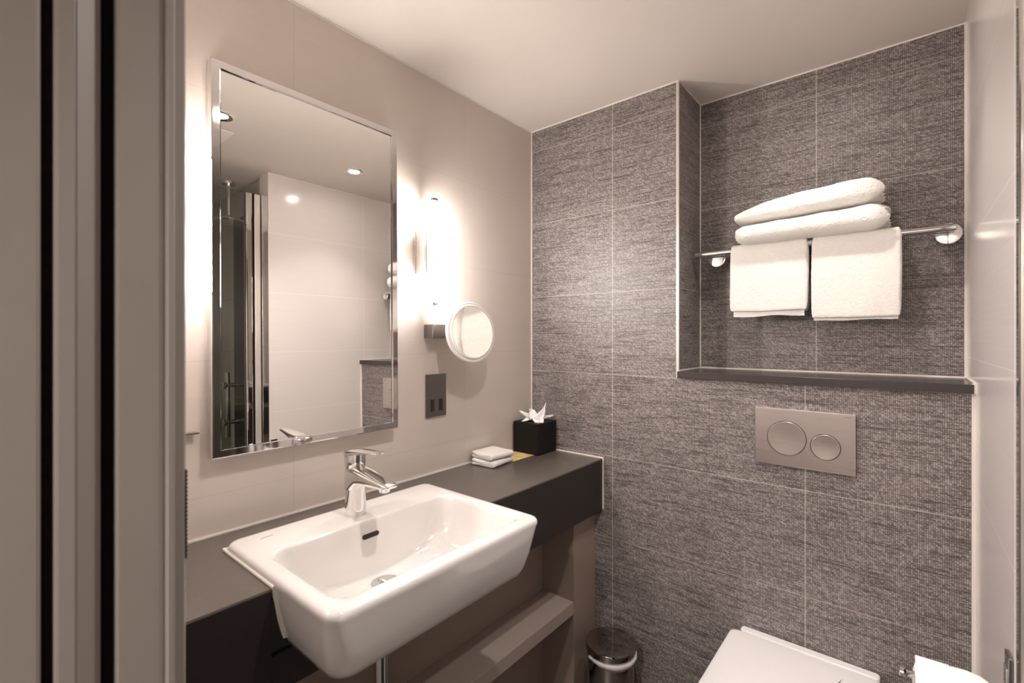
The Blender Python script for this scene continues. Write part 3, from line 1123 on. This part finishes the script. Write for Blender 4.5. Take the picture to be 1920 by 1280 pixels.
# ---------------------------------------------------------------- flush plate
fp = thing('flush_plate', 'brushed steel dual flush plate with two round buttons on the dark tiled wall', 'flush plate', (0.965, 0, 0.925))
PX0, PX1, PZ0, PZ1 = 0.8435, 1.086, 0.9245, 1.0875
obj('cover_plate', B(PX0, PX1, -0.0115, -0.0004, PZ0, PZ1, bev=0.0015), M['brushed'], fp)
for nm, cx0, r_, lb in (('flush_button', 0.9255, 0.0490, 'large round button'), ('flush_button', 1.0185, 0.0352, 'small round button')):
    cz0 = 1.0045 if r_ > 0.04 else 0.9925
    bm = nb()
    lathe(bm, (cx0, -0.0114, cz0), [(0, r_ + 0.0006), (-0.0004, r_ + 0.0004)], 'y', n=64)
    g_ = obj('button_gap', bm, M['hole'], fp)
    bm = nb()
    lathe(bm, (cx0, -0.0112, cz0), [(0, r_ - 0.0012), (-0.0026, r_ - 0.0012), (-0.0034, r_ - 0.0022), (-0.0030, r_ * 0.78), (-0.0022, r_ * 0.45), (-0.0018, 0.001)], 'y', n=64)
    b_ = obj(nm, bm, M['brushed'], fp, auto=40)
    b_['label'] = lb
bm = nb()
box(bm, 1.0625, 1.0641, -0.01195, -0.0113, 1.0778, 1.0794)
obj('maker_dot', bm, M['logo'], fp)


def text_obj(s, size, loc, rot, m, parent, name):
    cu = bpy.data.curves.new(name, 'FONT')
    cu.body = s
    cu.size = size
    cu.extrude = 0.0001
    t_ = bpy.data.objects.new(name, cu)
    me = bpy.data.meshes.new_from_object(t_)
    bpy.data.objects.remove(t_)
    me.materials.append(m)
    o = bpy.data.objects.new(name, me)
    COL.objects.link(o)
    o.parent = parent
    o.location = Vector(loc) - world_loc(parent)
    o.rotation_euler = rot
    return o


text_obj('GEBERIT', 0.0030, (1.0652, -0.01165, 1.0776), (PI / 2, 0, 0), M['logo'], fp, 'maker_name')

# ---------------------------------------------------------------- toilet
wc = thing('toilet', 'white wall-hung toilet with closed flat lid below the flush plate', 'toilet', (0.962, -0.25, 0.08))


def dshape(xa, xb, ya, yb, rb, rf, z, n=10):
    """rounded block: small radius at the wall, bigger at the front"""
    out = []
    for cx, cy, r, a0 in ((xb - rb, yb - rb, rb, 0), (xa + rb, yb - rb, rb, PI / 2), (xa + rf, ya + rf, rf, PI), (xb - rf, ya + rf, rf, 1.5 * PI)):
        for k_ in range(n + 1):
            a = a0 + PI / 2 * k_ / n
            out.append((cx + r * math.cos(a), cy + r * math.sin(a), z))
    return out


wx0, wx1 = 0.783, 1.143
bm = nb()
loft(bm, [dshape(wx0 + 0.09, wx1 - 0.09, -0.36, -0.0008, 0.01, 0.08, 0.09), dshape(wx0 + 0.05, wx1 - 0.05, -0.42, -0.0008, 0.01, 0.10, 0.16),
          dshape(wx0 + 0.01, wx1 - 0.01, -0.50, -0.0008, 0.012, 0.13, 0.30), dshape(wx0 + 0.002, wx1 - 0.002, -0.528, -0.0008, 0.014, 0.14, 0.385),
          dshape(wx0 + 0.004, wx1 - 0.004, -0.526, -0.0008, 0.014, 0.14, 0.392)])
obj('bowl', bm, M['ceramic'], wc, smooth=True)
bm = nb()
loft(bm, [dshape(wx0 + 0.004, wx1 - 0.004, -0.526, -0.040, 0.02, 0.14, 0.3925), dshape(wx0, wx1, -0.53, -0.038, 0.02, 0.14, 0.395), dshape(wx0, wx1, -0.53, -0.038, 0.02, 0.14, 0.404)])
obj('seat', bm, M['plastic_white'], wc, auto=40)
bm = nb()
L_ = []
for d, z in ((0.003, 0.4055), (0.0, 0.4075), (0.0, 0.4155), (0.0015, 0.4185), (0.005, 0.4203), (0.012, 0.4212), (0.06, 0.4222)):
    L_.append(dshape(wx0 + d, wx1 - d, -0.532 + d, -0.030 - d * 0.9, 0.022, 0.14, z))
loft(bm, L_)
obj('lid', bm, M['plastic_white'], wc, auto=30)
bm = nb()
loft(bm, [rrect(wx0 + 0.024, wx1 - 0.006, -0.0285, -0.003, 0.008, z) for z in (0.393, 0.4195)] + [rrect(wx0 + 0.026, wx1 - 0.008, -0.0265, -0.005, 0.008, 0.4220)])
obj('hinge_cover', bm, M['plastic_white'], wc, auto=40)

# ---------------------------------------------------------------- pedal bin
bx_, by_, bz_ = 0.424, -0.118, 0.272
pb = thing('pedal_bin', 'small round steel bin with mirror-finish lid and liner edge showing in the corner', 'bin', (bx_, by_, 0))
bm = nb()
lathe(bm, (bx_, by_, 0.0), [(0.004, 0.074), (0.012, 0.077), (0.225, 0.079), (0.240, 0.079)], n=48)
obj('bin_body', bm, M['binsteel'], pb, auto=40)
bm = nb()
lathe(bm, (bx_, by_, 0.0), [(0.0, 0.079), (0.012, 0.080), (0.016, 0.078)], n=48)
obj('base_ring', bm, M['rubber'], pb, auto=40)
bm = nb()
lathe(bm, (bx_, by_, 0.0), [(0.2475, 0.083), (0.262, 0.0835), (0.2675, 0.0835), (0.2705, 0.0815), (0.2715, 0.078), (0.272, 0.03)], n=56)
obj('bin_lid', bm, M['binsteel'], pb, auto=35)
bm = nb()
rows = []
for i in range(49):
    a = math.radians(-118 + 150 * i / 48)
    q = math.sin(PI * i / 48)
    w1 = noise.noise(Vector((i * 0.35, 0, 0))) * 0.002
    r1, r2, r3 = 0.0795, 0.0835 + 0.004 * q + w1, 0.0800
    z0_, z1_, z2_ = 0.2470, 0.240 - 0.003 * q, 0.240 - 0.019 * q - w1
    rows.append([(bx_ + r * math.cos(a), by_ + r * math.sin(a), z) for r, z in ((r1, z0_), (r2 + 0.002, z0_ - 0.001), (r2 + 0.003, z1_), (r3, z2_), (r3 - 0.0008, z2_))])
loft(bm, rows, True, True, closed=True)
obj('bin_liner', bm, M['bag'], pb, smooth=True)
bm = nb()
box(bm, bx_ + 0.050, bx_ + 0.095, by_ - 0.075, by_ - 0.050, 0.004, 0.010, bev=0.002)
obj('pedal', bm, M['rubber'], pb)

# ---------------------------------------------------------------- toilet roll holder
rh = thing('toilet_roll_holder', 'chrome toilet roll holder on the right wall at the photo corner', 'toilet roll holder', (RX, -0.54, 0.74))
obj('wall_plate', B(RX - 0.0065, RX - 0.0006, -0.514, -0.482, 0.690, 0.803, bev=0.0015), M['dark_chrome'], rh)
obj('plate_reflection', B(RX - 0.0085, RX - 0.0060, -0.514, -0.492, 0.700, 0.786, bev=0.001), M['chrome'], rh)  # lighter inset that stands in for the pale reflection on the plate
bm = nb()
tube(bm, [(RX - 0.012, -0.515, 0.742), (1.170 + 0.018, -0.541, 0.742)], 0.0052)
lathe(bm, (1.186, -0.541, 0.742), [(-0.006, 0.006), (-0.005, 0.0085), (0, 0.0085), (0.001, 0.0055)], 'x', n=20)
obj('holder_bar', bm, M['chrome'], rh, auto=40)
# the roll
rl = thing('toilet_roll', 'white toilet paper roll on the holder at the right wall', 'toilet roll', (1.25, -0.545, 0.70))
bm = nb()
rc = Vector((1.252, -0.548, 0.7230))


def roll_bm(prof, n=56):
    bm = nb()
    lathe(bm, (0, 0, 0), prof, 'x', n)
    bmesh.ops.rotate(bm, verts=bm.verts, cent=(0, 0, 0), matrix=Matrix.Rotation(math.radians(14), 3, 'Z'))
    bmesh.ops.translate(bm, verts=bm.verts, vec=rc)
    return bm


obj('paper', roll_bm([(-0.0470, 0.021), (-0.0475, 0.038), (-0.0460, 0.0450), (-0.036, 0.0490), (-0.018, 0.0510), (0.0, 0.0515), (0.016, 0.0505), (0.030, 0.0470), (0.041, 0.040), (0.0465, 0.032), (0.0470, 0.021)]), M['paper'], rl, auto=40)
obj('loose_sheet', (lambda b: loft(b, [[(1.200, rc.y + 0.012, rc.z + 0.0505), (1.200, rc.y - 0.01, rc.z + 0.0525), (1.200, rc.y - 0.045, rc.z + 0.038), (1.200, rc.y - 0.0455, rc.z + 0.037), (1.200, rc.y - 0.012, rc.z + 0.0515), (1.200, rc.y + 0.012, rc.z + 0.0495)],
                                        [(1.240, rc.y + 0.012, rc.z + 0.0515), (1.240, rc.y - 0.01, rc.z + 0.0535), (1.240, rc.y - 0.045, rc.z + 0.036), (1.240, rc.y - 0.0455, rc.z + 0.035), (1.240, rc.y - 0.012, rc.z + 0.0525), (1.240, rc.y + 0.012, rc.z + 0.0505)]]))(nb()), M['paper'], rl)

# ---------------------------------------------------------------- shower screen and head (seen in the mirror)
scn = thing('shower_screen', 'glass shower screen with chrome upright profiles at the end of the right wall', 'shower screen', (RX, -0.95, 0))
bm = nb()
box(bm, RX + 0.001, RX + 0.036, RE - 0.030, RE - 0.0005, 0.0, 2.02, bev=0.002)
obj('wall_profile', bm, M['chrome'], scn)
bm = nb()
box(bm, RX + 0.006, RX + 0.036, RE - 0.064, RE - 0.034, 0.0, 2.02, bev=0.006, seg=3)
obj('hinge_profile', bm, M['edge_trim'], scn)
bm = nb()
box(bm, RX + 0.004, RX + 0.036, RE - 0.104, RE - 0.070, 0.0, 2.02, bev=0.008, seg=3)
obj('door_profile', bm, M['frame'], scn)
obj('seal_strip', B(RX + 0.008, RX + 0.026, RE - 0.0705, RE - 0.0635, 0.0, 2.02), M['rubber'], scn)
obj('glass_pane', B(RX + 0.014, RX + 0.020, FW + 0.03, RE - 0.104, 0.04, 2.02), M['glass'], scn)
bm = nb()
box(bm, RX + 0.004, RX + 0.036, FW + 0.001, FW + 0.035, 0.02, 2.02, bev=0.004)
box(bm, RX + 0.004, RX + 0.034, FW + 0.035, RE - 0.104, 0.002, 0.04, bev=0.003)
obj('far_profile', bm, M['frame'], scn)
rv = thing('shower_valve', 'upright chrome shower bar with two round knobs inside the shower, seen in the mirror', 'shower valve', (1.72, -0.51, 0.80))
bm = nb()
tube(bm, [(1.70, -0.575, 0.78), (1.70, -0.575, 1.13)], 0.013)
obj('valve_bar', bm, M['chrome'], rv, auto=40)
for z in (0.86, 1.06):
    bm = nb()
    tube(bm, [(1.70, -0.575, z), (1.70, -0.5135, z)], 0.012)
    lathe(bm, (1.7, -0.600, z), [(0, 0.018), (0.002, 0.021), (0.012, 0.021), (0.022, 0.014)], 'y', n=24)
    obj('knob', bm, M['chrome'], rv, auto=40)

sh = thing('rain_shower', 'round chrome rain shower head on a ceiling arm, seen in the mirror', 'shower', (1.62, -0.60, 1.93))
bm = nb()
lathe(bm, (1.62, -0.590, 1.93), [(0, 0.073), (0.004, 0.075), (0.010, 0.073), (0.018, 0.04), (0.026, 0.018), (0.034, 0.012)], n=40)
obj('head_disc', bm, M['chrome'], sh, auto=40)
bm = nb()
tube(bm, [(1.62, -0.590, 1.96), (1.62, -0.590, CEIL - 0.012)], 0.010)
lathe(bm, (1.62, -0.590, CEIL - 0.0122), [(0, 0.034), (0.0118, 0.036)], n=28)
obj('ceiling_arm', bm, M['chrome'], sh, auto=40)

# ---------------------------------------------------------------- ceiling: downlights and hatch
def downlight(x, y, label, power, spot=100):
    t_ = thing('downlight', label, 'ceiling light', (x, y, CEIL), 'ceiling downlights')
    bm = nb()
    prof = [(-0.0002, 0.044), (-0.004, 0.043), (-0.006, 0.038), (-0.004, 0.030), (-0.0015, 0.026)]
    lathe(bm, (x, y, CEIL), prof, n=40, cap=False)
    obj('chrome_ring', bm, M['chrome'], t_, auto=50)
    bm = nb()
    lathe(bm, (x, y, CEIL), [(-0.0006, 0.027), (-0.0016, 0.0265)], n=32)
    obj('lamp_glass', bm, M['bulb'], t_)
    ld = bpy.data.lights.new('downlight_lamp', 'SPOT')
    ld.energy = power
    ld.color = (1.0, 0.94, 0.90)
    ld.spot_size = math.radians(spot)
    ld.spot_blend = 0.9
    ld.shadow_soft_size = 0.022
    lo = bpy.data.objects.new('lamp', ld)
    COL.objects.link(lo)
    lo.parent = t_
    lo.location = (0, 0, -0.03)


downlight(0.985, -0.24, 'round chrome ceiling downlight near the towel niche, seen in the mirror', 5.0)
downlight(0.84, -0.89, 'round chrome ceiling downlight above the middle of the floor, seen in the mirror', 8.5, 125)
downlight(1.0, -2.55, 'unseen round ceiling downlight added out in the hall to light the doorway', 34, 150)  # unseen lamp, added as fill for the jamb, flush plate and lower wall
o = obj('access_hatch', B(0.96, 1.16, -1.02, -0.80, CEIL - 0.004, CEIL - 0.0003, bev=0.001), M['caulk'])
tag(o, 'pale square hatch panel in the ceiling, its corner seen in the mirror', 'hatch')
